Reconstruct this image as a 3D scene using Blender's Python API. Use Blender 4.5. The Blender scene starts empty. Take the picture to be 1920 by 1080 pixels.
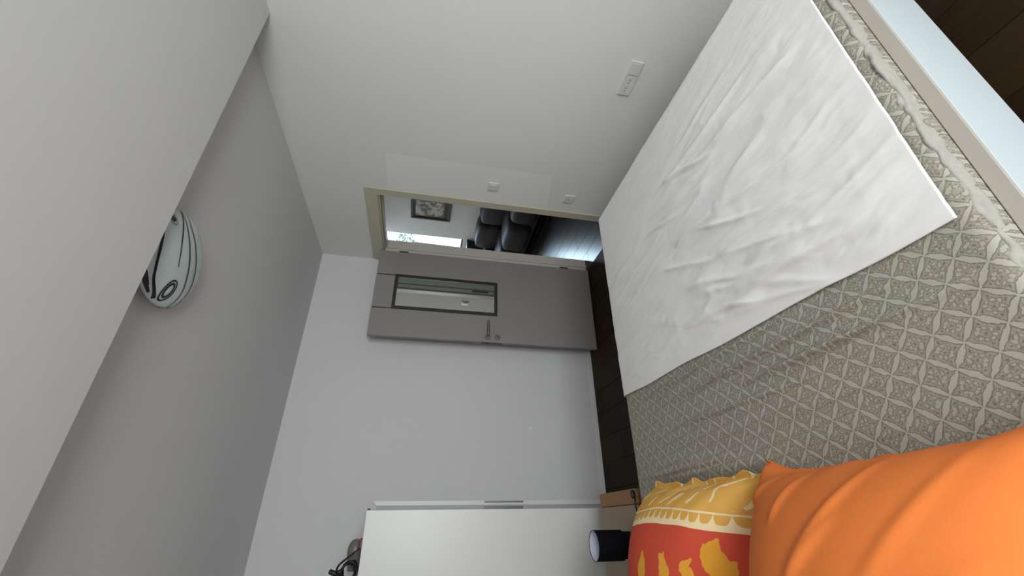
import bpy, bmesh, math, random
from mathutils import Vector, Matrix, noise

# ------------------------------------------------------------------ camera, world, light, exposure
scene = bpy.context.scene
COL = scene.collection
PI = math.pi
CAM = (-2.2221, -3.5479, 1.5105)
F_PX, YAW, PITCH, ROLL = 792.19, 0.5210, -0.1855, 0.0887
fw = Vector((math.sin(YAW)*math.cos(PITCH), math.cos(YAW)*math.cos(PITCH), math.sin(PITCH)))
rt = Vector((math.cos(YAW), -math.sin(YAW), 0)); up = rt.cross(fw)
r2 = math.cos(ROLL)*rt + math.sin(ROLL)*up
u2 = -math.sin(ROLL)*rt + math.cos(ROLL)*up
cd = bpy.data.cameras.new('camera'); cam = bpy.data.objects.new('camera', cd); COL.objects.link(cam)
cd.sensor_width = 36; cd.sensor_fit = 'HORIZONTAL'; cd.lens = F_PX*36/1920; cd.clip_start = 0.02
R = Matrix((-u2, r2, -fw)).transposed()          # the phone was held on its side: image right is down
cam.matrix_world = Matrix.Translation(CAM) @ R.to_4x4()
scene.camera = cam

w = bpy.data.worlds.new('sky'); scene.world = w; w.use_nodes = True
bg = w.node_tree.nodes['Background']; bg.inputs[0].default_value = (0.62, 0.84, 1.0, 1); bg.inputs[1].default_value = 1.9

def area(name, loc, rot, sx, sy, power, col, spread=180):
    l = bpy.data.lights.new(name, 'AREA'); l.shape = 'RECTANGLE'; l.size = sx; l.size_y = sy
    l.energy = power; l.color = col; l.spread = math.radians(spread)
    o = bpy.data.objects.new(name, l); COL.objects.link(o); o.location = loc; o.rotation_euler = rot
    return o
# daylight entering by the bedroom window (behind the viewer) and the living room window
area('window_daylight', (-1.80, -5.40, 1.50), (PI/2, 0, 0), 1.7, 1.3, 55, (1.0, 0.995, 0.98))
area('living_room_daylight', (2.70, 3.70, 1.75), (PI/2, 0, PI/2), 1.2, 1.4, 66, (0.62, 0.83, 1.0))

vs = scene.view_settings
vs.view_transform = 'Standard'; vs.look = 'None'; vs.gamma = 1; vs.use_curve_mapping = False; vs.exposure = 0.68
scene.display_settings.display_device = 'sRGB'

# ------------------------------------------------------------------ materials
def lin(c):
    return tuple(((v/255)/12.92 if v <= 10 else ((v/255+0.055)/1.055)**2.4) for v in c) + (1,)
class NT:
    def __init__(s, name):
        s.m = bpy.data.materials.new(name); s.m.use_nodes = True; s.t = s.m.node_tree
        s.b = s.t.nodes['Principled BSDF']
    def n(s, typ, **kw):
        o = s.t.nodes.new(typ)
        for k, v in kw.items(): setattr(o, k, v)
        return o
    def l(s, a, b): s.t.links.new(a, b)
    def v(s, sock, val):
        if isinstance(val, (int, float)): sock.default_value = val
        else: s.l(val, sock)
    def math(s, op, a, b=0.0, c=None):
        o = s.n('ShaderNodeMath', operation=op); s.v(o.inputs[0], a); s.v(o.inputs[1], b)
        if c is not None: s.v(o.inputs[2], c)
        return o.outputs[0]
    def mix(s, fac, a, b):
        o = s.n('ShaderNodeMix', data_type='RGBA'); s.v(o.inputs[0], fac)
        for i, x in ((6, a), (7, b)):
            if isinstance(x, tuple): o.inputs[i].default_value = x
            else: s.l(x, o.inputs[i])
        return o.outputs[2]
    def coord(s, kind='Object'): return s.n('ShaderNodeTexCoord').outputs[kind]
    def pos(s): return s.n('ShaderNodeNewGeometry').outputs['Position']
    def noise(s, vec, scale, detail=3, rough=0.5):
        o = s.n('ShaderNodeTexNoise'); s.l(vec, o.inputs['Vector'])
        o.inputs['Scale'].default_value = scale; o.inputs['Detail'].default_value = detail; o.inputs['Roughness'].default_value = rough
        return o.outputs['Fac']
    def scale(s, vec, sc):
        o = s.n('ShaderNodeVectorMath', operation='MULTIPLY'); s.l(vec, o.inputs[0]); o.inputs[1].default_value = sc
        return o.outputs[0]
    def xyz(s, vec):
        o = s.n('ShaderNodeSeparateXYZ'); s.l(vec, o.inputs[0]); return o.outputs
    def step(s, x, a, b):          # smooth 0..1 from a to b
        o = s.n('ShaderNodeMapRange', interpolation_type='SMOOTHSTEP'); s.v(o.inputs[0], x)
        o.inputs[1].default_value = a; o.inputs[2].default_value = b
        return o.outputs[0]
    def bump(s, h, strength=0.2, dist=0.002):
        o = s.n('ShaderNodeBump'); o.inputs['Strength'].default_value = strength; o.inputs['Distance'].default_value = dist
        s.l(h, o.inputs['Height']); s.l(o.outputs[0], s.b.inputs['Normal'])
    def col(s, c): s.v(s.b.inputs['Base Color'], c) if not isinstance(c, tuple) else setattr(s.b.inputs['Base Color'], 'default_value', c)
    def set(s, rough=0.6, metal=0.0, spec=0.5):
        s.b.inputs['Roughness'].default_value = rough; s.b.inputs['Metallic'].default_value = metal
        s.b.inputs['Specular IOR Level'].default_value = spec

def plain(name, c, rough=0.6, metal=0.0, var=0.06, nscale=12, bump=0.0, bscale=200, spec=0.5):
    t = NT(name); c = lin(c); co = t.coord()
    f = t.noise(co, nscale)
    d = tuple(max(0, x*(1-var)) for x in c[:3]) + (1,); e = tuple(min(1, x*(1+var)) for x in c[:3]) + (1,)
    t.col(t.mix(f, d, e)); t.set(rough, metal, spec)
    if bump: t.bump(t.noise(co, bscale), bump)
    return t.m
M = {}
def wallmat(name, c, patch=False, stain=False):
    t = NT(name); c = lin(c); p = t.pos()
    f = t.noise(p, 1.3, 4); d = tuple(x*0.97 for x in c[:3]) + (1,); e = tuple(min(1, x*1.03) for x in c[:3]) + (1,)
    col = t.mix(f, d, e)
    X, Y, Z = t.xyz(p)
    if patch:      # a slightly lighter strip beside the door casing
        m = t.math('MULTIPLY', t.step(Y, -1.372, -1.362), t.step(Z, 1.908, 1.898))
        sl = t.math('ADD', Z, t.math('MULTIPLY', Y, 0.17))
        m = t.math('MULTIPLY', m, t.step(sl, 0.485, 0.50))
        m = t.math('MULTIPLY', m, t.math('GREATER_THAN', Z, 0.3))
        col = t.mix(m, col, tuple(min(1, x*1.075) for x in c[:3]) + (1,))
    if stain:      # small dab of filler
        dx = t.math('SUBTRACT', X, -1.518); dz = t.math('SUBTRACT', Z, 0.603)
        d2 = t.math('SQRT', t.math('ADD', t.math('MULTIPLY', dx, dx), t.math('MULTIPLY', dz, dz)))
        col = t.mix(t.step(d2, 0.024, 0.010), col, tuple(min(1, x*1.12) for x in c[:3]) + (1,))
    t.col(col); t.set(0.85, 0, 0.25)
    t.bump(t.noise(p, 260, 2), 0.12, 0.001)
    return t.m
M['wall_back'] = wallmat('wall_paint_back', (210, 210, 209), stain=True)
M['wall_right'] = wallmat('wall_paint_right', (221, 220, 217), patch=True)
M['wall'] = wallmat('wall_paint', (214, 213, 211))
M['ceil'] = wallmat('ceiling_paint', (211, 210, 210))
M['lwall'] = wallmat('living_room_paint', (212, 202, 192))
def wood_floor(name, dark, light, rough, spec=0.5):
    t = NT(name); co = t.coord(); r = t.n('ShaderNodeObjectInfo').outputs['Random']
    p = t.pos(); g = t.noise(t.scale(p, (30, 1.6, 30)), 1.0, 6, 0.6)
    g2 = t.noise(p, 3, 3)
    f = t.math('ADD', t.math('MULTIPLY', g, 0.6), t.math('ADD', t.math('MULTIPLY', r, 0.35), t.math('MULTIPLY', g2, 0.25)))
    t.col(t.mix(t.step(f, 0.25, 0.95), lin(dark), lin(light))); t.set(rough, 0, spec)
    t.bump(g, 0.15, 0.001)
    return t.m
M['floor'] = wood_floor('dark_laminate', (32, 21, 8), (54, 39, 20), 0.6, 0.15)
M['lfloor'] = wood_floor('dark_glossy_laminate', (18, 15, 13), (46, 38, 32), 0.27, 0.35)
M['beige'] = plain('casing_beige_paint', (186, 180, 160), 0.45, var=0.03)
M['jamb'] = plain('jamb_pale_paint', (196, 190, 180), 0.45, var=0.03)
def door_wood():
    t = NT('door_pale_laminate'); p = t.pos(); g = t.noise(t.scale(p, (60, 20, 3)), 1.0, 5, 0.6)
    t.col(t.mix(g, lin((131, 126, 122)), lin((143, 138, 134)))); t.set(0.5); t.bump(g, 0.08, 0.001); return t.m
M['door'] = door_wood()
M['darkgrey'] = plain('dark_grey_metal', (52, 51, 50), 0.4, 0.3)
M['mirror'] = plain('mirror_glass', (205, 208, 205), 0.02, 1.0, var=0.0)
M['steel'] = plain('brushed_steel', (128, 126, 124), 0.42, 0.7)
M['black'] = plain('black_plastic', (12, 12, 14), 0.45)
M['white'] = plain('white_plastic', (214, 213, 208), 0.3, var=0.02)
M['hole'] = plain('socket_hole_dark', (70, 68, 66), 0.6)
M['wardrobe'] = plain('white_gloss_board', (216, 216, 212), 0.34, var=0.015, nscale=3)
M['trimwhite'] = plain('white_trim_paint', (226, 226, 224), 0.4, var=0.02)
M['slab'] = plain('grey_white_door_board', (184, 184, 184), 0.45, var=0.03)
M['grip'] = plain('grey_grip_metal', (120, 120, 122), 0.35, 0.4)
def veneer(name, a, b, ax):
    t = NT(name); p = t.pos(); g = t.noise(t.scale(p, ax), 1.0, 5, 0.6)
    t.col(t.mix(g, lin(a), lin(b))); t.set(0.5); return t.m
M['oak'] = veneer('pale_oak_veneer', (132, 111, 90), (152, 130, 107), (12, 60, 60))
M['oakedge'] = veneer('orange_oak_edge', (130, 88, 42), (148, 102, 52), (60, 8, 60))
def shade():
    t = NT('black_shade_cloth'); co = t.coord(); t.col(t.mix(t.noise(co, 300, 2), (0.003, 0.003, 0.005, 1), (0.008, 0.008, 0.011, 1))); t.set(0.8, 0, 0.1); return t.m
M['shade'] = shade()
M['shade_in'] = plain('shade_lining', (196, 202, 214), 0.7)
M['mattress'] = plain('beige_mattress_ticking', (176, 170, 158), 0.9, bump=0.2, bscale=400)
M['cap'] = plain('beige_rail_veneer', (176, 170, 160), 0.5, var=0.03)
M['rail'] = plain('white_lacquer_rail', (206, 216, 220), 0.3, var=0.01)
M['leather'] = plain('dark_brown_leather', (54, 45, 46), 0.6, bump=0.25, bscale=160, spec=0.25)
M['darkwood'] = plain('dark_stained_wood', (22, 15, 12), 0.4)
M['console'] = plain('black_stained_wood', (10, 9, 9), 0.5)
M['dryer'] = plain('grey_plastic', (112, 106, 102), 0.3)
M['red'] = plain('dark_red_plastic', (96, 6, 22), 0.4)
M['foliage'] = plain('pale_green_leaves', (92, 112, 92), 0.7, var=0.3)
M['bark'] = plain('bark', (90, 78, 66), 0.9)
def glass():
    t = NT('window_glass'); tr = t.n('ShaderNodeBsdfTransparent'); gl = t.n('ShaderNodeBsdfGlossy'); gl.inputs['Roughness'].default_value = 0.02
    mx = t.n('ShaderNodeMixShader'); mx.inputs[0].default_value = 0.06
    t.l(tr.outputs[0], mx.inputs[1]); t.l(gl.outputs[0], mx.inputs[2]); t.l(mx.outputs[0], t.t.nodes['Material Output'].inputs[0]); return t.m
M['glass'] = glass()
def opal():
    t = NT('opal_lamp_glass'); co = t.coord()
    t.col(t.mix(t.noise(co, 8), lin((196, 208, 206)), lin((206, 216, 214)))); t.set(0.22); return t.m
M['opal'] = opal()
M['lampline'] = plain('black_glass_paint', (18, 18, 20), 0.4)
M['lampgrey'] = plain('grey_glass_paint', (132, 136, 138), 0.4)

def sheet_mat():
    """fitted sheet: diagonal lattice of leaf-shaped bands around scrolled squares"""
    t = NT('lattice_print_cotton'); p = t.pos(); X, Y, Z = t.xyz(p)
    th = math.radians(141.5); S = 1/0.0530
    wob = t.noise(p, 75, 2)
    def ax(cx, cy, off): 
        q = t.math('ADD', t.math('MULTIPLY', X, cx*S), t.math('MULTIPLY', Y, cy*S))
        return t.math('ADD', q, t.math('ADD', t.math('MULTIPLY', wob, 0.17), off))
    a = ax(math.cos(th), math.sin(th), 0.44); b = ax(-math.sin(th), math.cos(th), 0.22)
    def tri(q):     # distance to nearest integer, 0..0.5
        fr = t.math('FRACT', t.math('ADD', q, 0.5)); return t.math('ABSOLUTE', t.math('SUBTRACT', fr, 0.5))
    da, db = tri(a), tri(b)
    def leaf(d, other):   # leaf: wide in mid-cell, nearly nothing at the crossings
        wdt = t.math('ADD', t.math('MULTIPLY', t.math('SINE', t.math('MULTIPLY', other, PI)), 0.088), 0.012)
        return t.math('SUBTRACT', d, wdt)
    la = leaf(da, db); lb = leaf(db, da)
    band = t.math('MINIMUM', la, lb)
    inside = t.step(band, 0.012, -0.012)
    outline = t.math('MULTIPLY', t.step(band, 0.0, 0.02), t.step(band, 0.06, 0.03))
    wa = t.math('MULTIPLY', t.math('SUBTRACT', t.noise(p, 110, 1), 0.5), 0.16); wb = t.math('MULTIPLY', t.math('SUBTRACT', t.noise(t.scale(p, (1.3, 1.3, 1.3)), 110, 1), 0.5), 0.16)
    ea, eb = t.math('ADD', da, wa), t.math('ADD', db, wb)
    def blob(ca, cb, r0, r1):
        p1_ = t.math('SUBTRACT', ea, ca); p2_ = t.math('SUBTRACT', eb, cb)
        return t.step(t.math('SQRT', t.math('ADD', t.math('MULTIPLY', p1_, p1_), t.math('MULTIPLY', p2_, p2_))), r1, r0)
    dots = t.math('MAXIMUM', blob(0.235, 0.235, 0.035, 0.06), blob(0.50, 0.50, 0.03, 0.06))
    commas = t.math('MAXIMUM', blob(0.43, 0.27, 0.06, 0.085), blob(0.30, 0.41, 0.045, 0.07))
    rimc = t.math('MAXIMUM', blob(0.43, 0.27, 0.10, 0.125), blob(0.30, 0.41, 0.085, 0.11))
    n1 = t.noise(p, 150, 2, 0.4); scroll = t.step(t.math('ABSOLUTE', t.math('SUBTRACT', n1, 0.5)), 0.05, 0.02)
    base = t.mix(t.noise(p, 6), lin((146, 142, 129)), lin((154, 150, 138)))
    c = t.mix(t.math('MULTIPLY', scroll, 0.5), base, lin((114, 108, 96)))
    c = t.mix(t.math('MULTIPLY', rimc, 0.6), c, lin((112, 106, 94)))
    c = t.mix(t.math('MULTIPLY', commas, 0.9), c, lin((166, 162, 149)))
    c = t.mix(t.math('MULTIPLY', dots, 0.65), c, lin((98, 92, 81)))
    c = t.mix(t.math('MULTIPLY', outline, 0.75), c, lin((104, 98, 87)))
    c = t.mix(inside, c, lin((168, 164, 152)))
    t.col(c); t.set(0.85, 0, 0.2); t.bump(t.noise(p, 500, 2), 0.15, 0.001)
    return t.m
M['sheet'] = sheet_mat()
M['hem'] = plain('pale_sheet_underside', (162, 158, 149), 0.9, var=0.12, nscale=90, bump=0.3, bscale=300)
M['cover'] = plain('white_cotton', (226, 224, 222), 0.9, var=0.02, nscale=5, bump=0.15, bscale=500, spec=0.2)
M['orange'] = plain('orange_cotton', (216, 118, 56), 0.85, var=0.06, nscale=3, bump=0.2, bscale=420, spec=0.2)

def print_pillow():
    """local pillow space: +x is the edge towards the foot of the bed"""
    t = NT('red_yellow_print_cotton'); co = t.coord(); X, Y, Z = t.xyz(co)
    wob = t.math('MULTIPLY', t.math('SUBTRACT', t.noise(co, 9, 2), 0.5), 0.012)
    yc = t.math('SUBTRACT', Y, -0.03)
    x = t.math('ADD', t.math('ADD', X, wob), t.math('MULTIPLY', t.math('MULTIPLY', yc, yc), 0.42))
    red = t.mix(t.noise(co, 5), lin((196, 72, 50)), lin((208, 84, 62)))
    yel = t.mix(t.noise(co, 6), lin((214, 158, 62)), lin((222, 172, 96)))
    cream = lin((236, 214, 168))
    # cream strokes on the yellow border
    fr = t.math('FRACT', t.math('ADD', t.math('MULTIPLY', t.math('ADD', Y, t.math('MULTIPLY', x, 0.55)), 14.0), t.math('MULTIPLY', t.noise(co, 12, 1), 1.2)))
    st = t.math('MULTIPLY', t.step(t.math('ABSOLUTE', t.math('SUBTRACT', fr, 0.5)), 0.10, 0.06), t.step(t.noise(co, 22, 1), 0.44, 0.50))
    st = t.math('MULTIPLY', st, t.step(x, 0.222, 0.228))
    yel = t.mix(st, yel, cream)
    # scalloped cream band between
    f2 = t.math('SUBTRACT', t.math('FRACT', t.math('MULTIPLY', Y, 30.0)), 0.5)
    arch = t.math('ADD', 0.188, t.math('MULTIPLY', t.math('POWER', t.math('ABSOLUTE', t.math('MULTIPLY', f2, 2.0)), 4.0), 0.030))
    band = t.math('LESS_THAN', x, arch)
    line = t.math('MULTIPLY', t.math('GREATER_THAN', x, 0.213), t.math('LESS_THAN', x, 0.218))
    band = t.math('MAXIMUM', band, line)
    c = t.mix(band, yel, cream)
    isred = t.math('LESS_THAN', x, 0.172)
    # yellow leaves on the red field
    def leafm(cx, cy, ang, ln, wd):
        dx = t.math('SUBTRACT', X, cx); dy = t.math('SUBTRACT', Y, cy)
        u = t.math('ADD', t.math('MULTIPLY', dx, math.cos(ang)), t.math('MULTIPLY', dy, math.sin(ang)))
        v = t.math('ADD', t.math('MULTIPLY', dx, -math.sin(ang)), t.math('MULTIPLY', dy, math.cos(ang)))
        un = t.math('DIVIDE', u, ln); wv = t.math('MULTIPLY', t.math('SUBTRACT', 1.0, t.math('MULTIPLY', un, un)), wd)
        wv = t.math('ADD', wv, t.math('MULTIPLY', t.math('SUBTRACT', t.noise(co, 40, 1), 0.5), 0.02))
        return t.math('MULTIPLY', t.math('LESS_THAN', t.math('ABSOLUTE', v), wv), t.math('LESS_THAN', t.math('ABSOLUTE', un), 1.0))
    m = None
    for L in LEAVES:
        q = leafm(*L); m = q if m is None else t.math('MAXIMUM', m, q)
    red = t.mix(m, red, t.mix(t.noise(co, 30), lin((214, 148, 44)), lin((232, 168, 62))))
    t.col(t.mix(isred, c, red)); t.set(0.85, 0, 0.2); t.bump(t.noise(co, 420, 2), 0.2, 0.001)
    return t.m
LEAVES = [(0.080, -0.240, 0.45, 0.050, 0.022), (0.116, -0.234, -0.5, 0.024, 0.014), (0.046, -0.182, 0.3, 0.042, 0.017), (0.072, -0.176, -0.8, 0.024, 0.012),
          (0.050, -0.108, 0.2, 0.05, 0.020), (0.080, -0.100, 0.9, 0.026, 0.013), (0.042, 0.01, 0.05, 0.055, 0.024), (-0.10, -0.15, 0.6, 0.05, 0.02), (-0.12, 0.05, 0.2, 0.05, 0.02),
          (-0.21, -0.2, 0.1, 0.05, 0.018), (-0.2, 0.18, 0.5, 0.05, 0.018), (-0.08, 0.22, -0.3, 0.045, 0.016)]
M['print'] = print_pillow()
def art():
    t = NT('sepia_print'); co = t.coord()
    f = t.noise(co, 9, 4); c = t.mix(t.step(f, 0.42, 0.58), lin((92, 74, 62)), lin((176, 160, 146)))
    t.col(c); t.set(0.3); return t.m
M['art'] = art()
M['artmat'] = plain('brown_mount', (72, 56, 46), 0.7)

# ------------------------------------------------------------------ mesh helpers
def link(name, me, mat, parent=None, smooth=False):
    o = bpy.data.objects.new(name, me); COL.objects.link(o)
    if mat is not None: me.materials.append(M[mat] if isinstance(mat, str) else mat)
    if parent is not None: o.parent = parent
    if smooth:
        for p in me.polygons: p.use_smooth = True
    return o
def obj(name, bm, mat, parent=None, smooth=False):
    me = bpy.data.meshes.new(name); bmesh.ops.recalc_face_normals(bm, faces=bm.faces); bm.to_mesh(me); bm.free()
    return link(name, me, mat, parent, smooth)
def box(bm, x0, x1, y0, y1, z0, z1):
    c = [bm.verts.new((x, y, z)) for x in (x0, x1) for y in (y0, y1) for z in (z0, z1)]
    for f in ((0, 1, 3, 2), (4, 6, 7, 5), (0, 4, 5, 1), (2, 3, 7, 6), (0, 2, 6, 4), (1, 5, 7, 3)): bm.faces.new([c[i] for i in f])
def boxo(name, b, mat, parent=None, bev=0.0, seg=2):
    bm = bmesh.new(); box(bm, *b)
    if bev: bmesh.ops.bevel(bm, geom=bm.edges[:], offset=bev, segments=seg, affect='EDGES', profile=0.5)
    return obj(name, bm, mat, parent)
def lathe(bm, prof, n=40, c=(0, 0, 0), axis='Z'):
    rings = []
    for r, h in prof:
        ring = []
        for i in range(n):
            a = 2*PI*i/n; x, y, z = r*math.cos(a), r*math.sin(a), h
            if axis == 'Y': x, y, z = x, z, y
            if axis == 'X': x, y, z = z, x, y
            ring.append(bm.verts.new((c[0]+x, c[1]+y, c[2]+z)))
        rings.append(ring)
    for a, b in zip(rings, rings[1:]):
        for i in range(n): bm.faces.new((a[i], a[(i+1) % n], b[(i+1) % n], b[i]))
    for ring in (rings[0], rings[-1]):
        try: bm.faces.new(ring)
        except ValueError: pass
def smooth_path(pts, per=6):
    P = [Vector(p) for p in pts]; out = []
    for i in range(len(P)-1):
        p0 = P[max(i-1, 0)]; p1 = P[i]; p2 = P[i+1]; p3 = P[min(i+2, len(P)-1)]
        for k in range(per):
            t = k/per
            out.append(0.5*((2*p1) + (p2-p0)*t + (2*p0-5*p1+4*p2-p3)*t*t + (3*p1-p0-3*p2+p3)*t**3))
    out.append(P[-1]); return out
def tube(bm, pts, r, n=8):
    rings = []; prev = None
    for i, p in enumerate(pts):
        d = (pts[min(i+1, len(pts)-1)] - pts[max(i-1, 0)]).normalized()
        a = prev if prev is not None else (Vector((0, 0, 1)) if abs(d.z) < 0.9 else Vector((1, 0, 0)))
        s = (a - d*a.dot(d)).normalized(); q = d.cross(s); prev = s
        rr = r[i] if isinstance(r, list) else r
        rings.append([bm.verts.new(p + s*rr*math.cos(2*PI*k/n) + q*rr*math.sin(2*PI*k/n)) for k in range(n)])
    for a, b in zip(rings, rings[1:]):
        for k in range(n): bm.faces.new((a[k], a[(k+1) % n], b[(k+1) % n], b[k]))
    bm.faces.new(rings[0]); bm.faces.new(list(reversed(rings[-1])))
def grid(name, nx, ny, fn, mat, parent=None, thick=0.0):
    vs_ = [fn(i/nx, j/ny) for j in range(ny+1) for i in range(nx+1)]
    fs = [(j*(nx+1)+i, j*(nx+1)+i+1, (j+1)*(nx+1)+i+1, (j+1)*(nx+1)+i) for j in range(ny) for i in range(nx)]
    me = bpy.data.meshes.new(name); me.from_pydata(vs_, [], fs); me.update()
    o = link(name, me, mat, parent, True)
    if thick:
        md = o.modifiers.new('thickness', 'SOLIDIFY'); md.thickness = thick; md.offset = -1
    return o
def thing(name, label, cat, loc=(0, 0, 0), group=None, kind=None):
    o = bpy.data.objects.new(name, None); o.empty_display_size = 0.1; COL.objects.link(o); o.location = loc
    if label: o['label'] = label
    if cat: o['category'] = cat
    if group: o['group'] = group
    if kind: o['kind'] = kind
    return o
def tag(o, label, cat, group=None):
    o['label'] = label; o['category'] = cat
    if group: o['group'] = group
    return o
def struct(o, label=None, cat=None):
    o['kind'] = 'structure'
    if label: o['label'] = label
    if cat: o['category'] = cat
    return o
def P(o, root):      # keep world placement when parenting
    o.parent = root; o.matrix_parent_inverse = root.matrix_basis.inverted() if False else Matrix.Translation(-Vector(root.location)); return o
def nz(x, y, z=0.0): return noise.noise(Vector((x, y, z)))

# ------------------------------------------------------------------ room shell
HU, HD, YS = 2.534, 2.415, -2.180          # upper ceiling, dropped ceiling, step between them
XL, YN = -2.95, -5.30                       # left wall, near wall
WT = 0.14
def multi(name, boxes, mat, parent=None):
    bm = bmesh.new()
    for b in boxes: box(bm, *b)
    return obj(name, bm, mat, parent)

o = multi('wall_back', [(XL-0.12, 0, 0, 0.14, -0.1, HU+0.1)], 'wall_back'); struct(o, 'plain light grey back wall behind the open door and wardrobe', 'wall')
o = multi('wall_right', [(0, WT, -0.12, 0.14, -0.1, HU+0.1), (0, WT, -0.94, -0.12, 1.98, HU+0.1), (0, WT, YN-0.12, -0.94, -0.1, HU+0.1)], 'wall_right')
struct(o, 'light grey wall with the doorway, light switch and sockets', 'wall')
o = multi('wall_left', [(XL-0.12, XL, YN-0.12, 0, -0.1, HU+0.1)], 'wall'); struct(o, 'light grey wall behind the head of the bed', 'wall')
WX0, WX1, WZ0, WZ1 = -2.70, -0.90, 0.80, 2.20
o = multi('wall_front', [(XL, WX0, YN-0.12, YN, -0.1, HU+0.1), (WX1, 0, YN-0.12, YN, -0.1, HU+0.1), (WX0, WX1, YN-0.12, YN, -0.1, WZ0), (WX0, WX1, YN-0.12, YN, WZ1, HU+0.1)], 'wall')
struct(o, 'light grey wall with the bedroom window', 'wall')
ceil = multi('ceiling', [(XL, 0, YS, 0, HU, HU+0.1)], 'ceil'); struct(ceil, 'flat grey ceiling, its near half lowered by a step', 'ceiling')
multi('dropped_section', [(XL, 0, YN, YS, HD, HU+0.1)], 'ceil', ceil)
win = thing('window_1', 'white framed bedroom window', 'window', kind='structure')
multi('window_frame', [(WX0, WX0+0.06, YN-0.1, YN-0.03, WZ0, WZ1), (WX1-0.06, WX1, YN-0.1, YN-0.03, WZ0, WZ1), (WX0+0.06, WX1-0.06, YN-0.1, YN-0.03, WZ0, WZ0+0.06),
      (WX0+0.06, WX1-0.06, YN-0.1, YN-0.03, WZ1-0.06, WZ1), (-1.83, -1.77, YN-0.1, YN-0.03, WZ0+0.06, WZ1-0.06)], 'trimwhite', win)
for a, b in ((WX0+0.06, -1.83), (-1.77, WX1-0.06)): multi('pane', [(a, b, YN-0.07, YN-0.064, WZ0+0.06, WZ1-0.06)], 'glass', win)
boxo('window_sill', (WX0-0.04, WX1+0.04, YN, YN+0.14, WZ0-0.03, WZ0), 'trimwhite', win, 0.006)

# floor boards run towards the back wall
def floor_boards(name, x0, x1, y0, y1, pw, pl, mat, label, seed):
    rnd = random.Random(seed)
    fl = multi(name, [(x0, x1, y0, y1, -0.10, -0.004)], mat); struct(fl, label, 'floor')
    bm = bmesh.new(); box(bm, 0, 1, 0, 1, 0, 1)
    me = bpy.data.meshes.new('plank')
    for v in bm.verts:
        if v.co.z > 0.5:
            v.co.x = 0.008 + 0.984*v.co.x; v.co.y = 0.001 + 0.998*v.co.y
    bmesh.ops.recalc_face_normals(bm, faces=bm.faces); bm.to_mesh(me); bm.free(); me.materials.append(M[mat])
    x = x0; k = 0
    while x < x1 - 0.005:
        wd = min(pw, x1-x); y = y0 - ((k*0.41) % 1.0)*pl
        while y < y1:
            a, b = max(y, y0), min(y+pl, y1)
            if b-a > 0.02:
                p = bpy.data.objects.new('plank', me); COL.objects.link(p); p.parent = fl
                p.location = (x+0.0007, a+0.0007, -0.004); p.scale = (wd-0.0014, b-a-0.0014, 0.004)
            y += pl
        x += wd; k += 1
    return fl
floor_boards('floor', XL, 0.0, YN, 0.0, 0.193, 1.38, 'floor', 'dark brown laminate floor boards around the bed', 1)

base = multi('baseboard_back', [(-2.04, -0.03, -0.012, 0, 0, 0.035)], 'trimwhite'); struct(base, 'thin white skirting strip along the back wall', 'baseboard')
struct(multi('baseboard_right', [(-0.012, 0, YN, -1.02, 0, 0.035)], 'trimwhite'), 'thin white skirting strip along the doorway wall', 'baseboard')

# ------------------------------------------------------------------ door frame and open door leaf
fr = thing('trim_1', 'beige door frame with mitred casing around the open doorway', 'door frame', kind='structure')
def prism(bm, pts, x0, x1):       # polygon in (y, z) extruded in x
    a = [bm.verts.new((x0, y, z)) for y, z in pts]; b = [bm.verts.new((x1, y, z)) for y, z in pts]
    bm.faces.new(a); bm.faces.new(list(reversed(b)))
    for i in range(len(pts)): bm.faces.new((a[i], a[(i+1) % len(pts)], b[(i+1) % len(pts)], b[i]))
YO0, YI0, YI1, YO1, ZI, ZO = -0.030, -0.120, -0.940, -1.011, 1.980, 2.077
for nm, pts in (('casing', [(YO1, 0), (YI1, 0), (YI1, ZI), (YO1, ZO)]), ('casing', [(YO0, 0), (YI0, 0), (YI0, ZI), (YO0, ZO)]), ('casing_head', [(YO1, ZO), (YI1, ZI), (YI0, ZI), (YO0, ZO)])):
    bm = bmesh.new(); prism(bm, pts, -0.016, -0.0005); bmesh.ops.bevel(bm, geom=bm.edges[:], offset=0.003, segments=1, affect='EDGES'); obj(nm, bm, 'beige', fr)
boxo('jamb', (-0.001, WT+0.001, YI0-0.012, YI0+0.0005, 0, ZI), 'jamb', fr)
jn = boxo('jamb', (-0.001, WT+0.001, YI1-0.0005, YI1+0.012, 0, ZI), 'beige', fr)
boxo('strike_plate', (0.012, 0.034, YI1+0.012, YI1+0.0135, 0.90, 1.08), 'darkgrey', fr)
boxo('jamb_head', (-0.001, WT+0.001, YI1+0.012, YI0-0.012, ZI-0.012, ZI+0.0005), 'beige', fr)
boxo('door_stop', (0.045, 0.075, YI1+0.012, YI1+0.026, 0, ZI-0.012), 'beige', fr, 0.002)
boxo('door_stop', (0.045, 0.075, YI0-0.026, YI0-0.012, 0, ZI-0.012), 'jamb', fr, 0.002)
boxo('door_stop', (0.045, 0.075, YI1+0.026, YI0-0.026, ZI-0.026, ZI-0.012), 'beige', fr, 0.002)

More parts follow.
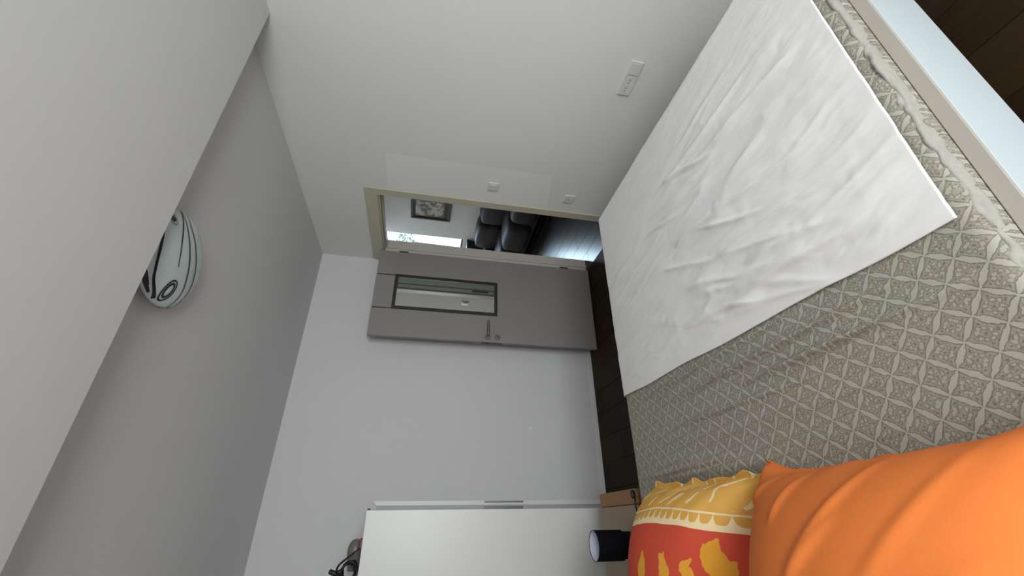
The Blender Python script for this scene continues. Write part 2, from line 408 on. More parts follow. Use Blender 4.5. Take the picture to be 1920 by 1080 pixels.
dr = thing('door_1', 'pale wood grain door with narrow mirror, open against the back wall', 'door', kind='structure')
DX0, DX1, DY0, DY1 = -0.855, -0.026, -0.203, -0.163
boxo('leaf', (DX0, DX1, DY0, DY1, 0.012, 2.0), 'door', dr, 0.0025)
mx0, mx1, mz0, mz1, mw = -0.606, -0.268, 0.925, 1.840, 0.028
mir = boxo('mirror', (mx0+mw-0.002, mx1-mw+0.002, DY0-0.004, DY0, mz0+mw-0.002, mz1-mw+0.002), 'mirror', dr)
for b in ((mx0, mx0+mw, mz0, mz1), (mx1-mw, mx1, mz0, mz1), (mx0+mw, mx1-mw, mz0, mz0+mw), (mx0+mw, mx1-mw, mz1-mw, mz1)):
    boxo('mirror_frame', (b[0], b[1], DY0-0.010, DY0, b[2], b[3]), 'darkgrey', dr, 0.0015, 1)
for x in (mx0+0.004, mx1-0.008): boxo('inlay_strip', (x-0.004, x+0.004, DY0-0.0015, DY0+0.002, mz1, 1.998), 'darkgrey', dr)
def handle():
    bm = bmesh.new(); lathe(bm, [(0.0, DY0-0.011), (0.023, DY0-0.010), (0.026, DY0-0.006), (0.026, DY0)], 28, (-0.806, 0, 1.010), 'Y')
    h = obj('handle_rose', bm, 'steel', dr)
    bm = bmesh.new()
    tube(bm, smooth_path([(-0.806, DY0-0.008, 1.010), (-0.806, DY0-0.042, 1.010), (-0.795, DY0-0.054, 1.010), (-0.755, DY0-0.056, 1.010), (-0.680, DY0-0.056, 1.011)]), 0.0095, 12)
    obj('lever', bm, 'steel', h, True)
    bm = bmesh.new(); lathe(bm, [(0.0, DY0-0.009), (0.021, DY0-0.008), (0.025, DY0-0.004), (0.025, DY0)], 28, (-0.806, 0, 0.922), 'Y')
    k = obj('keyhole_rose', bm, 'steel', dr)
    boxo('keyhole', (-0.814, -0.798, DY0-0.0105, DY0-0.006, 0.918, 0.926), 'hole', k, 0.0015, 1)
handle()
boxo('latch_plate', (DX0-0.0015, DX0+0.002, DY0+0.008, DY1-0.008, 0.88, 1.06), 'darkgrey', dr)
boxo('latch_bolt', (DX0-0.010, DX0, DY0+0.012, DY0+0.026, 1.0, 1.02), 'darkgrey', dr, 0.002)
for z in (1.795, 0.263):
    bm = bmesh.new(); lathe(bm, [(0.0, z-0.04), (0.006, z-0.04), (0.006, z+0.04), (0.0, z+0.04)], 12, (DX1+0.001, DY0-0.004, 0)); obj('hinge', bm, 'darkgrey', dr)

# closed door in the back wall, half hidden by the wardrobe
d2 = thing('door_2', 'narrow white frame edge of a closed door beside the wardrobe', 'door', kind='structure')
bm = bmesh.new(); y0, y1 = -0.022, -0.0005
for pts in ([(-2.058, 0), (-2.088, 0), (-2.088, 1.765), (-2.058, 1.795)],):
    b2 = bmesh.new(); a = [b2.verts.new((x, y0, z)) for x, z in pts]; b = [b2.verts.new((x, y1, z)) for x, z in pts]
    b2.faces.new(a); b2.faces.new(list(reversed(b)))
    for i in range(4): b2.faces.new((a[i], a[(i+1) % 4], b[(i+1) % 4], b[i]))
    obj('casing', b2, 'trimwhite', d2)
bm.free()
boxo('slab', (-2.80, -2.088, -0.012, -0.0005, 0.005, 1.765), 'slab', d2)
boxo('grip_plate', (-2.073, -2.060, -0.0255, -0.022, 0.687, 0.989), 'grip', d2, 0.001, 1)
boxo('grip_plate', (-2.118, -2.096, -0.0155, -0.012, 0.687, 0.989), 'grip', d2, 0.001, 1)

# ------------------------------------------------------------------ living room beyond the doorway
LX, LY0, LY1 = 2.50, -1.6, 4.9
floor_boards('floor_living_room', 0.0, LX, LY0, LY1, 0.193, 1.38, 'lfloor', 'dark glossy floor boards seen through the doorway', 4)
LWY0, LWY1, LWZ0, LWZ1 = 3.00, 4.35, 1.02, 2.45
o = multi('wall_living_room', [(LX, LX+0.14, LY0, LWY0, -0.1, HU+0.1), (LX, LX+0.14, LWY1, LY1, -0.1, HU+0.1), (LX, LX+0.14, LWY0, LWY1, -0.1, LWZ0), (LX, LX+0.14, LWY0, LWY1, LWZ1, HU+0.1)], 'lwall')
struct(o, 'blue grey wall of the room beyond the doorway', 'wall')
struct(multi('wall_living_room_end', [(0, LX+0.14, LY1, LY1+0.14, -0.1, HU+0.1)], 'lwall'), 'end wall of the room beyond the doorway', 'wall')
struct(multi('wall_living_room_side', [(0.0, WT, 0.14, LY1, -0.1, HU+0.1)], 'lwall'), 'side wall of the room beyond the doorway', 'wall')
struct(multi('wall_living_room_near', [(WT, LX+0.14, LY0-0.14, LY0, -0.1, HU+0.1)], 'lwall'), 'near wall of the room beyond the doorway', 'wall')
struct(multi('ceiling_living_room', [(WT, LX, LY0, LY1, HU, HU+0.1)], 'ceil'), 'ceiling of the room beyond the doorway', 'ceiling')
w2 = thing('window_2', 'bright dark framed window seen through the doorway', 'window', kind='structure')
multi('window_frame', [(LX+0.02, LX+0.09, LWY0, LWY0+0.035, LWZ0, LWZ1), (LX+0.02, LX+0.09, LWY1-0.035, LWY1, LWZ0, LWZ1), (LX+0.02, LX+0.09, LWY0+0.035, LWY1-0.035, LWZ0, LWZ0+0.03),
      (LX+0.02, LX+0.09, LWY0+0.035, LWY1-0.035, LWZ1-0.035, LWZ1), (LX+0.02, LX+0.09, 3.66, 3.70, LWZ0+0.03, LWZ1-0.035)], 'console', w2)
for a, b in ((LWY0+0.035, 3.66), (3.70, LWY1-0.035)): multi('pane', [(LX+0.05, LX+0.056, a, b, LWZ0+0.03, LWZ1-0.035)], 'glass', w2)

pic = thing('framed_picture', 'sepia picture in a dark wooden frame on the wall beyond the doorway', 'picture', (LX, 2.22, 1.30))
py0, py1, pz0, pz1, pw = 1.93, 2.50, 1.31, 1.985, 0.045
for b in ((py0, py0+pw, pz0, pz1), (py1-pw, py1, pz0, pz1), (py0+pw, py1-pw, pz0, pz0+pw), (py0+pw, py1-pw, pz1-pw, pz1)):
    P(boxo('frame_bar', (LX-0.028, LX-0.001, b[0], b[1], b[2], b[3]), 'darkwood', None, 0.004, 1), pic)
P(boxo('mount', (LX-0.012, LX-0.004, py0+pw, py1-pw, pz0+pw, pz1-pw), 'artmat'), pic)
P(boxo('print', (LX-0.0135, LX-0.012, py0+0.09, py1-0.09, pz0+0.12, pz1-0.08), 'art'), pic)

def cushion(name, x0, x1, y0, y1, z0, z1, mat, parent, n=4.0, puff=0.02):
    """soft box: superellipsoid with a little noise"""
    cx, cy, cz = (x0+x1)/2, (y0+y1)/2, (z0+z1)/2; ax, ay, az = (x1-x0)/2, (y1-y0)/2, (z1-z0)/2
    bm = bmesh.new(); bmesh.ops.create_cube(bm, size=2); bmesh.ops.subdivide_edges(bm, edges=bm.edges[:], cuts=7, use_grid_fill=True)
    for v in bm.verts:
        p = v.co; s = (abs(p.x)**n + abs(p.y)**n + abs(p.z)**n)**(1/n); q = p/s
        k = 1 + puff*nz(q.x*2+cx*3, q.y*2+cy*3, q.z*2)
        v.co = (cx+ax*q.x*k, cy+ay*q.y*k, cz+az*q.z*k)
    o = obj(name, bm, mat, None, True)
    return P(o, parent)
sofa = thing('leather_sofa', 'dark brown leather sofa seen through the doorway', 'sofa', (2.0, 1.6, 0))
P(boxo('base', (1.66, 2.42, 0.58, 2.72, 0.07, 0.30), 'leather', None, 0.03), sofa)
for k in range(3):
    ya = 0.60 + k*0.70; cushion('seat_cushion', 1.58, 2.22, ya, ya+0.695, 0.10, 0.50, 'leather', sofa, 5, 0.03)
    cushion('back_cushion', 2.06, 2.46, ya+0.005, ya+0.69, 0.42, 0.86, 'leather', sofa, 4, 0.06)
for ya in (0.36, 2.68): cushion('arm', 1.62, 2.44, ya, ya+0.24, 0.06, 0.66, 'leather', sofa, 5, 0.03)
for x in (1.70, 2.36):
    for y in (0.46, 2.82): P(boxo('foot', (x-0.03, x+0.03, y-0.03, y+0.03, 0, 0.08), 'darkwood'), sofa)
con = thing('console_cabinet', 'black console cabinet below the far window', 'cabinet', (2.3, 3.65, 0))
P(boxo('body', (2.14, 2.48, 3.00, 4.3, 0.06, 0.92), 'console', None, 0.004), con); P(boxo('top', (2.12, 2.49, 2.98, 4.32, 0.92, 0.95), 'console', None, 0.004), con)
for ya in (3.02, 3.45, 3.88): P(boxo('cabinet_door', (2.125, 2.14, ya, ya+0.41, 0.09, 0.90), 'console', None, 0.003), con)
for x in (2.17, 2.45):
    for y in (3.03, 4.27): P(boxo('foot', (x-0.02, x+0.02, y-0.02, y+0.02, 0, 0.06), 'console'), con)

tree = thing('garden_tree', 'pale green tree outside the far window', 'tree', (6.0, 8.0, -3.0))
bm = bmesh.new(); tube(bm, smooth_path([(6.0, 8.4, -3), (6.02, 8.42, 0), (5.98, 8.3, 2.3)]), 0.025, 8); P(obj('trunk', bm, 'bark'), tree)
bm = bmesh.new(); rnd = random.Random(3)
for i in range(260):
    d = Vector((rnd.gauss(0, 1), rnd.gauss(0, 1), rnd.gauss(0, 1))).normalized()*rnd.random()**0.4
    c = Vector((6.0+d.x*0.4, 8.2+d.y*0.4, 2.55+d.z*0.36)); a = Vector((rnd.gauss(0, 1), rnd.gauss(0, 1), rnd.gauss(0, 1))).normalized()*0.05
    b = a.cross(Vector((rnd.gauss(0, 1), rnd.gauss(0, 1), rnd.gauss(0, 1)))).normalized()*0.02
    q = [bm.verts.new(v) for v in (c-a, c+b, c+a, c-b)]; bm.faces.new(q)
lv = P(obj('foliage', bm, 'foliage'), tree); lv['kind'] = 'stuff'

# ------------------------------------------------------------------ bed
BX0, BX1, BY0, BY1, BZ = -2.62, -0.515, -3.118, -1.550, 0.500     # mattress
bed = thing('bed_frame', 'white lacquered bed frame with low side rails and head panel', 'bed', (-1.57, -2.35, 0))
RY0, RY1 = -3.154, -3.123
P(boxo('side_rail', (BX0-0.02, BX1, RY0, RY1, 0.250, 0.444), 'rail', None, 0.002), bed)
P(boxo('rail_cap', (BX0-0.02, BX1, RY0-0.001, RY1, 0.4445, 0.452), 'cap', None, 0.002), bed)
P(boxo('side_rail', (BX0-0.02, BX1, BY1-0.03, BY1-0.004, 0.165, 0.224), 'rail', None, 0.003), bed)
P(boxo('foot_rail', (BX1-0.03, BX1-0.004, RY1, BY1-0.031, 0.165, 0.224), 'rail', None, 0.003), bed)
P(boxo('headboard', (BX0-0.07, BX0-0.021, RY0, BY1+0.01, 0.05, 0.452), 'rail', None, 0.004), bed)
for i in range(13):
    x = BX0+0.05+i*0.165; P(boxo('slat', (x, x+0.09, BY0-0.003, BY1, 0.225, 0.245), 'oak'), bed)
for x in (BX0+0.06, BX1-0.06):
    for y in (BY0+0.05, BY1-0.05): P(boxo('leg', (x-0.035, x+0.035, y-0.035, y+0.035, 0, 0.222), 'rail', None, 0.004), bed)
mt = boxo('mattress', (BX0, BX1, BY0, BY1, 0.246, BZ-0.012), 'mattress', None, 0.035, 4); tag(mt, 'thick beige mattress under the patterned sheet', 'mattress')

def ridge(x, y, x0, y0, x1, y1, wd, h):
    """long soft crease between two points"""
    dx, dy = x1-x0, y1-y0; L = math.hypot(dx, dy); s = ((x-x0)*dx+(y-y0)*dy)/(L*L); d = abs((x-x0)*dy-(y-y0)*dx)/L
    e = max(0.0, 1-(2*s-1)**2) if 0 < s < 1 else 0
    return h*math.exp(-(d/wd)**2)*e
def sheet_h(x, y):
    h = 0.004*nz(x*2.2, y*1.2, 3) + 0.0015*nz(x*9, y*3, 7)
    h += ridge(x, y, -1.800, -2.05, -1.772, -2.95, 0.014, 0.009) + ridge(x, y, -1.846, -2.40, -1.838, -3.02, 0.013, 0.008)
    h += ridge(x, y, -1.735, -1.75, -1.715, -2.70, 0.012, 0.007) + ridge(x, y, -1.90, -1.90, -1.90, -2.70, 0.016, 0.006) + ridge(x, y, -1.96, -2.10, -1.95, -3.0, 0.014, 0.006)
    h += ridge(x, y, -2.05, -1.55, -2.07, -2.5, 0.02, 0.010) + ridge(x, y, -2.0, -1.6, -2.03, -2.3, 0.015, 0.006)
    for a in SHEET_CREASES: h += ridge(x, y, a[0]+0.012, a[1], a[2]+0.012, a[3], 0.010, a[4]) - ridge(x, y, a[0], a[1], a[2], a[3], 0.0055, a[4]*0.8)
    return h
SHEET_CREASES = [(-1.800, -1.95, -1.772, -3.0, 0.018), (-1.846, -2.35, -1.838, -3.06, 0.017), (-1.735, -1.72, -1.715, -2.75, 0.013), (-1.90, -1.9, -1.90, -2.7, 0.010), (-2.06, -1.57, -2.05, -2.3, 0.008)]
def wrapped(x, y, z, ov_x, ov_y): return (x, y, z - max(ov_x, ov_y))
def soft_edge(t, lo, hi, r=0.035):
    """unrolled coordinate -> (position, drop) with a rounded edge"""
    for sgn, e in ((-1, lo), (1, hi)):
        d = (t-e)*sgn + r
        if d > 0:
            if d < r*PI/2: a = d/r; return e - sgn*r + sgn*r*math.sin(a), r*(1-math.cos(a))
            return e, r + d - r*PI/2
    return t, 0.0
def sheet_pt(s, t):
    dn = 0.075
    X = BX0-0.004 - 0.02 + s*(BX1-BX0+0.008+0.12); Y = BY0-0.004-0.045 + t*(BY1-BY0+0.008+0.045+0.12)
    x, ox = soft_edge(X, BX0-0.004, BX1+0.004); y, oy = soft_edge(Y, BY0-0.004, BY1+0.004)
    k = max(0, 1-max(ox, oy)*30)
    return (x, y, BZ + sheet_h(x, y)*k - max(ox, oy))
sh = grid('fitted_sheet', 460, 150, sheet_pt, 'sheet', None, 0.003); tag(sh, 'grey beige fitted sheet with a diagonal lattice print', 'sheet')
# gathered elastic hem along the near side
def hem_pt(s, t):
    x = BX0 + s*(BX1-BX0)
    a = -0.45 + t*2.2
    r = 0.0095 + 0.006*nz(x*11, t*1.6, 1) + 0.003*nz(x*40, t*3, 5)
    ctr_y = BY0+0.010 + 0.006*nz(x*5, 0, 2); ctr_z = BZ-0.026 + 0.004*nz(x*7, 3, 2)
    return (x, ctr_y - r*1.15*math.sin(a), ctr_z + r*1.9*math.cos(a))
grid('gathered_hem', 420, 14, hem_pt, 'hem', sh, 0.002)

CF, CNEAR = -1.655, -1.705
_r = random.Random(12)
FOLDS = []
for _k in range(22):
    _x, _y, _L = _r.uniform(-1.6, -0.75), _r.uniform(-2.0, -2.6), _r.uniform(0.25, 0.75)
    _a = _r.gauss(0.12, 0.16); FOLDS.append((_x, _y, _x-_L*math.sin(_a), max(-3.12, _y-_L*math.cos(_a)), _r.uniform(0.008, 0.015), _r.uniform(0.006, 0.012)))
def cover_pt(s, t):
    Yu = BY0+0.035 + t*(BY1-BY0-0.035+0.15)
    xe = CNEAR + (CF-CNEAR)*t + 0.006*nz(t*6, 1, 9)
    Xu = xe + s*(BX1+0.16-xe)
    x, ox = soft_edge(Xu, BX0, BX1+0.011); y, oy = soft_edge(Yu, BY0-0.2, BY1+0.011)
    drop = max(ox, oy)
    wr = 0.0
    wx = x + 0.05*nz(x*1.2, y*1.1, 20) + 0.012*nz(x*6, y*5, 22)
    near = 0.45 + 0.55*min(1.0, max(0.0, (-1.9-y)/0.7 + 0.25*nz(x*3, y*3, 27)))
    foot = 0.35 + 0.65*min(1.0, max(0.0, (-0.75-x)/0.35))
    wr += (0.017*max(0, nz(wx*5.5, y*1.5, 11)) + 0.010*(0.55-abs(nz(wx*9, y*2.6, 13)))**2*2 + 0.010*max(0, nz(wx*18, y*5, 15)) + 0.004*max(0, nz(wx*32, y*9, 16)))*near*foot + 0.0022*abs(nz(x*45, y*20, 17))
    for rg in FOLDS: wr += ridge(wx, y, *rg)
    wr *= 0.35 + 0.65*min(1.0, (BY1+0.02-y)/0.22)
    ed = min(1.0, s*14)*min(1.0, t*14)
    wr *= (0.25 + 0.75*ed)
    k = max(0.0, 1-drop*12)
    side = 0.010*nz(x*8, y*8, 30)*min(1, drop*10)
    if oy > 0.03: y += abs(side)
    if ox > 0.03: x += abs(side)
    return (x, y, BZ + 0.0075 + (sheet_h(x, y)+wr)*k - drop)
cv = grid('white_cover', 260, 300, cover_pt, 'cover', None, 0.003); tag(cv, 'creased white cotton sheet spread over the foot half of the bed', 'bed sheet')

# ------------------------------------------------------------------ pillows
def pillow(name, lx, ly, h, mat, loc, rot, wr, flat=2.6, flare=0.05, pw=2, flange=0.0, rise=0.0, ruffle=0.0, n=100):
    """plump cushion lying on its flat side; edges bow inward between stick-out corners"""
    bm = bmesh.new(); top = {}; bot = {}
    for i in range(n+1):
        for j in range(n+1):
            u = -1+2*i/n; v = -1+2*j/n
            x = u*lx/2*(1 - flare*(1-abs(v)**pw)); y = v*ly/2*(1 - flare*(1-abs(u)**pw))
            k = max(0, (max(abs(u), abs(v))-0.8)*5)
            x += ruffle*k*nz(v*5, u*2, 61); y += ruffle*0.6*k*nz(u*5, v*2, 63)
            uu, vv = abs(u)/(1-flange), abs(v)/(1-flange)
            fu = max(0, 1-uu**flat); fv = max(0, 1-vv**flat); b = (fu*fv)**0.42
            edge = 1-max(abs(u), abs(v)); g = 0.5-0.5*u
            top[i, j] = bm.verts.new((x, y, h*b + rise*b*g*g*(3-2*g) + wr(x, y)*min(1, edge*9) + 0.006*k*(1+nz(x*9, y*9, 65))*(1 if flange else 0) + 0.004))
            bot[i, j] = top[i, j] if (i in (0, n) or j in (0, n)) else bm.verts.new((x, y, -0.016*b - 0.001))
    for i in range(n):
        for j in range(n):
            bm.faces.new((top[i, j], top[i+1, j], top[i+1, j+1], top[i, j+1]))
            bm.faces.new((bot[i, j], bot[i, j+1], bot[i+1, j+1], bot[i+1, j]))
    o = obj(name, bm, mat, None, True); o.location = loc; o.rotation_euler = rot
    return o
def wr_red(x, y): return 0.006*nz(x*5, y*5, 41) + (0.010*abs(nz(x*9, y*14, 43)) if x > 0.2 else 0.0)
p1 = pillow('print_pillow', 0.62, 0.635, 0.245, 'print', (-2.395, -2.092, 0.527), (0, 0, -0.02), wr_red, 2.5, 0.03, 2, 0.07, 0.06, 0.02)
tag(p1, 'red pillow with yellow leaf print and yellow border beside the nightstand', 'pillow')
def wr_or(x, y):
    return 0.010*nz(x*2.5, y*2.5, 51) + ridge(x, y, 0.31, -0.10, 0.10, 0.05, 0.010, 0.010) + ridge(x, y, 0.31, 0.10, 0.18, 0.12, 0.010, 0.012) + ridge(x, y, 0.30, -0.24, 0.08, -0.08, 0.012, 0.007) \
        + ridge(x, y, 0.20, -0.05, 0.08, 0.06, 0.010, 0.008) + ridge(x, y, 0.15, -0.25, -0.1, 0.0, 0.02, 0.010) + ridge(x, y, 0.29, 0.22, 0.22, 0.29, 0.010, 0.012)
p2 = pillow('orange_pillow', 0.71, 0.76, 0.325, 'orange', (-2.408, -2.815, 0.528), (0, 0, 0.03), wr_or, 2.4, 0.15, 5, 0.02, 0.06, 0.008)
tag(p2, 'plump plain orange pillow nearest the viewer', 'pillow')

# ------------------------------------------------------------------ wardrobe, nightstand, lamp
wx0, wx1, wy0, wy1, wz = -2.72, -2.133, -0.600, -0.030, 1.778
wd = thing('wardrobe', 'tall plain white wardrobe behind the nightstand', 'wardrobe', (-2.43, -0.32, 0))
P(boxo('body', (wx0, wx1, wy0+0.019, wy1, 0.06, wz-0.018), 'wardrobe', None, 0.002), wd)
P(boxo('top_panel', (wx0-0.001, wx1+0.001, wy0+0.019, wy1, wz-0.018, wz-0.001), 'wardrobe', None, 0.002), wd)
P(boxo('door', (wx0, wx1, wy0, wy0+0.0185, 0.07, wz), 'wardrobe', None, 0.002), wd)
P(boxo('plinth', (wx0+0.01, wx1-0.01, wy0+0.05, wy1, 0, 0.06), 'wardrobe'), wd)
P(boxo('corner_bumper', (wx1+0.001, wx1+0.010, wy0+0.004, wy0+0.016, wz-0.020, wz-0.004), 'black', None, 0.002), wd)

nx0, nx1, ny0, ny1, nzt = -2.56, -2.072, -1.430, -0.960, 0.45
ns = thing('nightstand', 'wooden nightstand with orange edge between bed and wardrobe', 'nightstand', (-2.32, -1.2, 0))
P(boxo('top', (nx0, -2.144, ny0, ny1, nzt-0.03, nzt), 'oak', None, 0.002), ns)
P(boxo('side_panel', (-2.1435, nx1, ny0, ny1, 0.02, nzt), 'oakedge', None, 0.010, 3), ns)
P(boxo('side_panel', (nx0, nx0+0.03, ny0, ny1, 0.02, nzt-0.0305), 'oak', None, 0.002), ns)
P(boxo('back_panel', (nx0+0.031, -2.1445, ny1-0.02, ny1, 0.02, nzt-0.0305), 'oak'), ns)
for z in (0.04, 0.225):
    d = P(boxo('drawer', (nx0+0.034, -2.147, ny0+0.002, ny1-0.022, z, z+0.175), 'oak', None, 0.003), ns)
    bm = bmesh.new(); lathe(bm, [(0.0, ny0-0.02), (0.012, ny0-0.018), (0.012, ny0-0.01), (0.006, ny0+0.003)], 16, (-2.35, 0, z+0.088), 'Y'); obj('knob', bm, 'steel', d, True)
for x in (nx0+0.03, nx1-0.035):
    for y in (ny0+0.03, ny1-0.03): P(boxo('foot', (x-0.015, x+0.015, y-0.015, y+0.015, 0, 0.02), 'black'), ns)

lp = thing('table_lamp', 'small table lamp with a black drum shade on the nightstand', 'lamp', (-2.315, -1.30, nzt))
def lpart(name, prof, mat, parent=None, n=48):
    bm = bmesh.new(); lathe(bm, prof, n, (-2.315, -1.30, nzt)); return P(obj(name, bm, mat, None, True), lp)
lpart('base', [(0.0, 0.0), (0.054, 0.0), (0.058, 0.004), (0.058, 0.036), (0.052, 0.043), (0.02, 0.048), (0.008, 0.05), (0.008, 0.09), (0.0, 0.09)], 'shade')
bm = bmesh.new()
def ringshell(bm, prof, n=56):
    rings = [[bm.verts.new((-2.315+r*math.cos(2*PI*i/n), -1.30+r*math.sin(2*PI*i/n), nzt+z)) for i in range(n)] for r, z in prof]
    for a, b in zip(rings, rings[1:]+rings[:1]):
        for i in range(n): bm.faces.new((a[i], a[(i+1) % n], b[(i+1) % n], b[i]))
ringshell(bm, [(0.0655, 0.052), (0.0655, 0.060), (0.0655, 0.186), (0.0655, 0.192), (0.0635, 0.192), (0.0635, 0.052)])
P(obj('shade', bm, 'shade'), lp)
bm = bmesh.new(); ringshell(bm, [(0.0633, 0.053), (0.0633, 0.190), (0.0620, 0.190), (0.0620, 0.053)]); P(obj('shade_lining', bm, 'shade_in'), lp)
lpart('diffuser_plate', [(0.0, 0.150), (0.0615, 0.150), (0.0615, 0.152), (0.0, 0.152)], 'shade_in')
lpart('bulb', [(0.0, 0.088), (0.010, 0.089), (0.012, 0.10), (0.019, 0.118), (0.016, 0.135), (0.0, 0.142)], 'opal')
bm = bmesh.new(); z = nzt+0.004
tube(bm, smooth_path([(-2.262, -1.33, z), (-2.235, -1.385, z), (-2.202, -1.428, z), (-2.175, -1.422, z), (-2.142, -1.412, z), (-2.118, -1.420, z), (-2.094, -1.416, z), (-2.080, -1.412, z+0.002)]), 0.003, 8)
lcord = P(obj('cord', bm, 'black', None, True), lp)
bm = bmesh.new(); tube(bm, smooth_path([(-2.118, -1.420, z+0.006), (-2.100, -1.417, z+0.008), (-2.082, -1.412, z+0.006)], 4), [0.005, 0.009, 0.010, 0.010, 0.010, 0.010, 0.010, 0.009, 0.005], 10)
obj('cord_switch', bm, 'black', lcord, True)

# things on top of the wardrobe
hd = thing('hair_dryer', 'grey rounded hair dryer with red band lying on the wardrobe', 'hair dryer', (-2.33, -0.5, wz))
bm = bmesh.new(); lathe(bm, [(0.0, -0.055), (0.022, -0.050), (0.038, -0.032), (0.046, -0.005), (0.046, 0.02), (0.040, 0.05), (0.034, 0.085), (0.030, 0.11), (0.0, 0.11)], 28)
b = obj('body', bm, 'dryer', None, True); b.location = (-2.335, -0.445, wz+0.047); b.rotation_euler = (0, -PI/2, 0); P(b, hd)
bm = bmesh.new(); lathe(bm, [(0.0452, 0.0), (0.0475, 0.0), (0.0475, 0.02), (0.0452, 0.02)], 28)
b = boxo('band', (-2.335, -2.278, -0.506, -0.480, wz, wz+0.024), 'red', None, 0.004); P(b, hd); bm.free()
bm = bmesh.new(); tube(bm, smooth_path([(-2.36, -0.445, wz+0.03), (-2.365, -0.38, wz+0.022), (-2.37, -0.30, wz+0.020)]), 0.016, 12); P(obj('grip', bm, 'dryer', None, True), hd)
rnd = random.Random(8)
cb = thing('cable_bundle', 'black tangled power cable with plug on top of the wardrobe', 'cable', (-2.44, -0.555, wz))
pts = [(-2.325, -0.585, wz+0.012), (-2.345, -0.59, wz+0.035), (-2.372, -0.585, wz+0.072), (-2.41, -0.57, wz+0.115), (-2.45, -0.555, wz+0.118), (-2.48, -0.55, wz+0.07), (-2.46, -0.555, wz+0.02)]
for i in range(26):
    a = i*1.35; pts.append((-2.44+0.060*math.cos(a)*rnd.uniform(0.6, 1.2), -0.555+0.03*math.sin(a*0.8), wz+0.055+0.046*math.sin(a)*rnd.uniform(0.7, 1.05)))
pts += [(-2.43, -0.545, wz+0.09), (-2.438, -0.545, wz+0.12)]
bm = bmesh.new(); tube(bm, smooth_path(pts, 6), 0.0055, 7); P(obj('cord', bm, 'black', None, True), cb)
bm = bmesh.new(); tube(bm, smooth_path([(-2.455, -0.545, wz+0.100), (-2.446, -0.545, wz+0.132), (-2.434, -0.545, wz+0.162)], 3), [0.006, 0.011, 0.012, 0.013, 0.013, 0.013, 0.011], 10); P(obj('plug', bm, 'black', None, True), cb)

# ------------------------------------------------------------------ ceiling lamp
CX, CY, CZ, CR, CS = -1.31, -1.955, 2.50, 0.19, 0.052
cl = thing('ceiling_lamp', 'round white glass ceiling lamp with black line and ring decor', 'ceiling lamp', (CX, CY, HU))
def dome_z(dx, dy): return CZ - CS*math.sqrt(max(0, 1-(dx*dx+dy*dy)/CR**2))
bm = bmesh.new(); prof = [(CR*math.cos(a), CZ-CS*math.sin(a)) for a in [i/14*PI/2 for i in range(14)]] + [(0.004, CZ-CS)]
lathe(bm, [(CR-0.012, CZ+0.006), (CR, CZ+0.005)] + prof, 72, (CX, CY, 0)); P(obj('glass_dish', bm, 'opal', None, True), cl)
bm = bmesh.new(); lathe(bm, [(0.0, HU), (0.12, HU), (0.12, HU-0.026), (0.0, HU-0.026)], 40, (CX, CY, 0)); P(obj('mounting_plate', bm, 'trimwhite'), cl)
for a in (12, 148, 270):
    ca, sa = math.cos(math.radians(a)), math.sin(math.radians(a))
    b = boxo('clip', (CR-0.004, CR+0.004, -0.006, 0.006, -0.005, 0.034), 'grip', None, 0.003); b.location = (CX, CY, CZ); b.rotation_euler = (0, 0, math.radians(a)); P(b, cl)
def ribbon(name, pts, wds, mat='lampline', per=8):
    q = smooth_path([(a, b, 0) for a, b in pts], per); n = len(q); bm = bmesh.new(); L = []
    for i, p in enumerate(q):
        d = (q[min(i+1, n-1)]-q[max(i-1, 0)]).normalized(); s = Vector((-d.y, d.x, 0))
        f = i/(n-1)*(len(wds)-1); k = min(int(f), len(wds)-2); wv = wds[k]+(wds[k+1]-wds[k])*(f-k)
        row = []
        for sg in (-1, 1):
            c = p+s*wv*sg*0.68; r = math.hypot(c.x, c.y)
            if r > CR*0.995: c *= CR*0.995/r
            row.append(bm.verts.new((CX+c.x, CY+c.y, dome_z(c.x, c.y)-0.0022)))
        L.append(row)
    for a, b in zip(L, L[1:]): bm.faces.new((a[0], a[1], b[1], b[0]))
    return P(obj(name, bm, mat, None, True), cl)
ribbon('painted_line', [(0.075, -0.165), (0.049, -0.157), (0.013, -0.149), (-0.035, -0.137), (-0.092, -0.116), (-0.142, -0.084), (-0.186, -0.021)], [0.004, 0.006, 0.007, 0.006, 0.008])
ribbon('painted_line', [(0.165, -0.09), (0.123, -0.084), (0.057, -0.069), (-0.004, -0.048), (-0.051, -0.028)], [0.004, 0.005, 0.004, 0.003])
ribbon('painted_line', [(0.165, -0.088), (0.107, -0.053), (0.055, -0.017), (0.005, 0.017), (-0.062, 0.053), (-0.114, 0.075), (-0.172, 0.075)], [0.003, 0.005, 0.006, 0.005, 0.003])
ribbon('painted_line', [(0.173, -0.061), (0.129, -0.03), (0.094, 0.008), (0.055, 0.043), (0.017, 0.074), (-0.037, 0.107), (-0.091, 0.121), (-0.15, 0.112)], [0.003, 0.005, 0.006, 0.006, 0.004])
ribbon('painted_line', [(-0.115, -0.148), (-0.126, -0.135), (-0.154, -0.102), (-0.180, -0.056)], [0.004, 0.005, 0.005])
ribbon('painted_line', [(-0.125, -0.142), (-0.14, -0.126), (-0.167, -0.089), (-0.178, -0.068)], [0.016, 0.018, 0.014, 0.004])
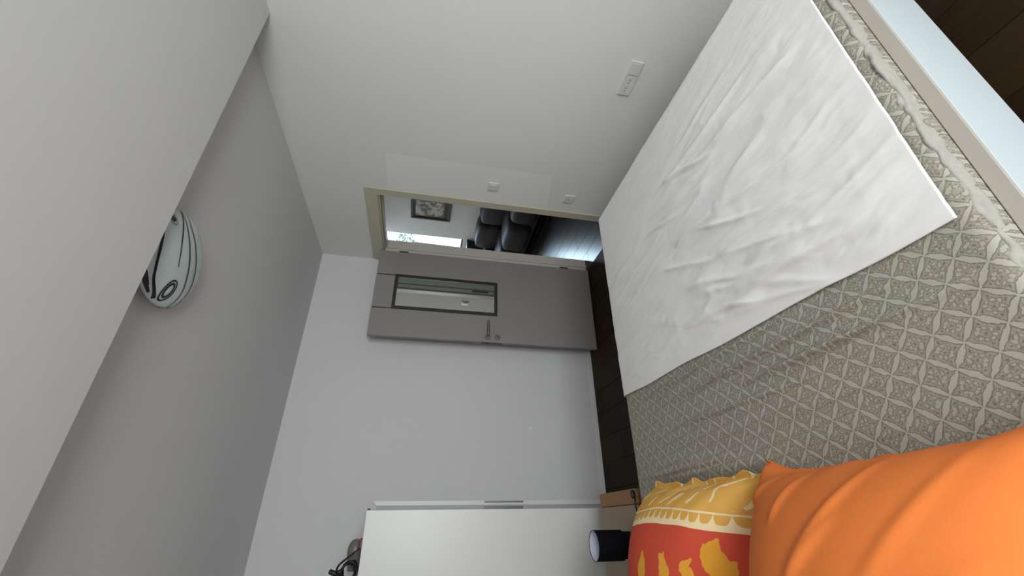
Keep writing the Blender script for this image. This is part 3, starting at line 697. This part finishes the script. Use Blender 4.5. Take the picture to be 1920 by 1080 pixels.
def ring(cx, cy, ra, rb, wd_, rot, mat='lampline'):
    c, s = math.cos(rot), math.sin(rot)
    ribbon('painted_ring', [(cx+ra*math.cos(t)*c-rb*math.sin(t)*s, cy+ra*math.cos(t)*s+rb*math.sin(t)*c) for t in [2*PI*i/20 for i in range(21)]], [wd_, wd_], mat, 4)
ring(-0.138, 0.0, 0.042, 0.026, 0.0045, 0.1); ring(-0.138, 0.0, 0.028, 0.016, 0.006, 0.1)
ring(0.096, -0.127, 0.022, 0.014, 0.003, 2.3, 'lampgrey'); ring(0.096, -0.127, 0.005, 0.0035, 0.008, 2.3)

# ------------------------------------------------------------------ switch and sockets on the doorway wall
def plate(name, label, cat, y0, y1, z0, z1, group=None):
    r = thing(name, label, cat, (0, (y0+y1)/2, z0), group)
    P(boxo('cover_plate', (-0.010, -0.0003, y0, y1, z0, z1), 'white', None, 0.003), r); return r
sw = plate('light_switch', 'white square light switch beside the door casing', 'light switch', -1.222, -1.142, 1.088, 1.168)
P(boxo('rocker', (-0.016, -0.010, -1.209, -1.155, 1.101, 1.155), 'white', None, 0.002), sw)
def holes(root, yc, zc):
    bm = bmesh.new(); lathe(bm, [(0.0, -0.0104), (0.019, -0.0104), (0.0205, -0.0115), (0.0225, -0.0115), (0.0225, -0.0092), (0.0, -0.0080)], 28, (0, yc, zc), 'X'); s = P(obj('socket_ring', bm, 'white', None, False), root)
    for dy in (-0.0095, 0.0095):
        bm = bmesh.new(); lathe(bm, [(0.0, -0.0105), (0.0026, -0.0105), (0.0026, -0.0125), (0.0, -0.0125)], 10, (0, yc+dy, zc), 'X'); obj('pin_hole', bm, 'hole', s)
s1 = plate('power_socket', 'white single power socket low beside the door casing', 'socket', -1.195, -1.115, 0.485, 0.565); holes(s1, -1.155, 0.525)
s2 = plate('triple_socket', 'white long triple power socket above the bed edge', 'socket', -2.306, -2.098, 0.468, 0.545)
for yc in (-2.135, -2.185): holes(s2, yc, 0.507)
P(boxo('blank_insert', (-0.013, -0.010, -2.296, -2.228, 0.478, 0.535), 'white', None, 0.002), s2)
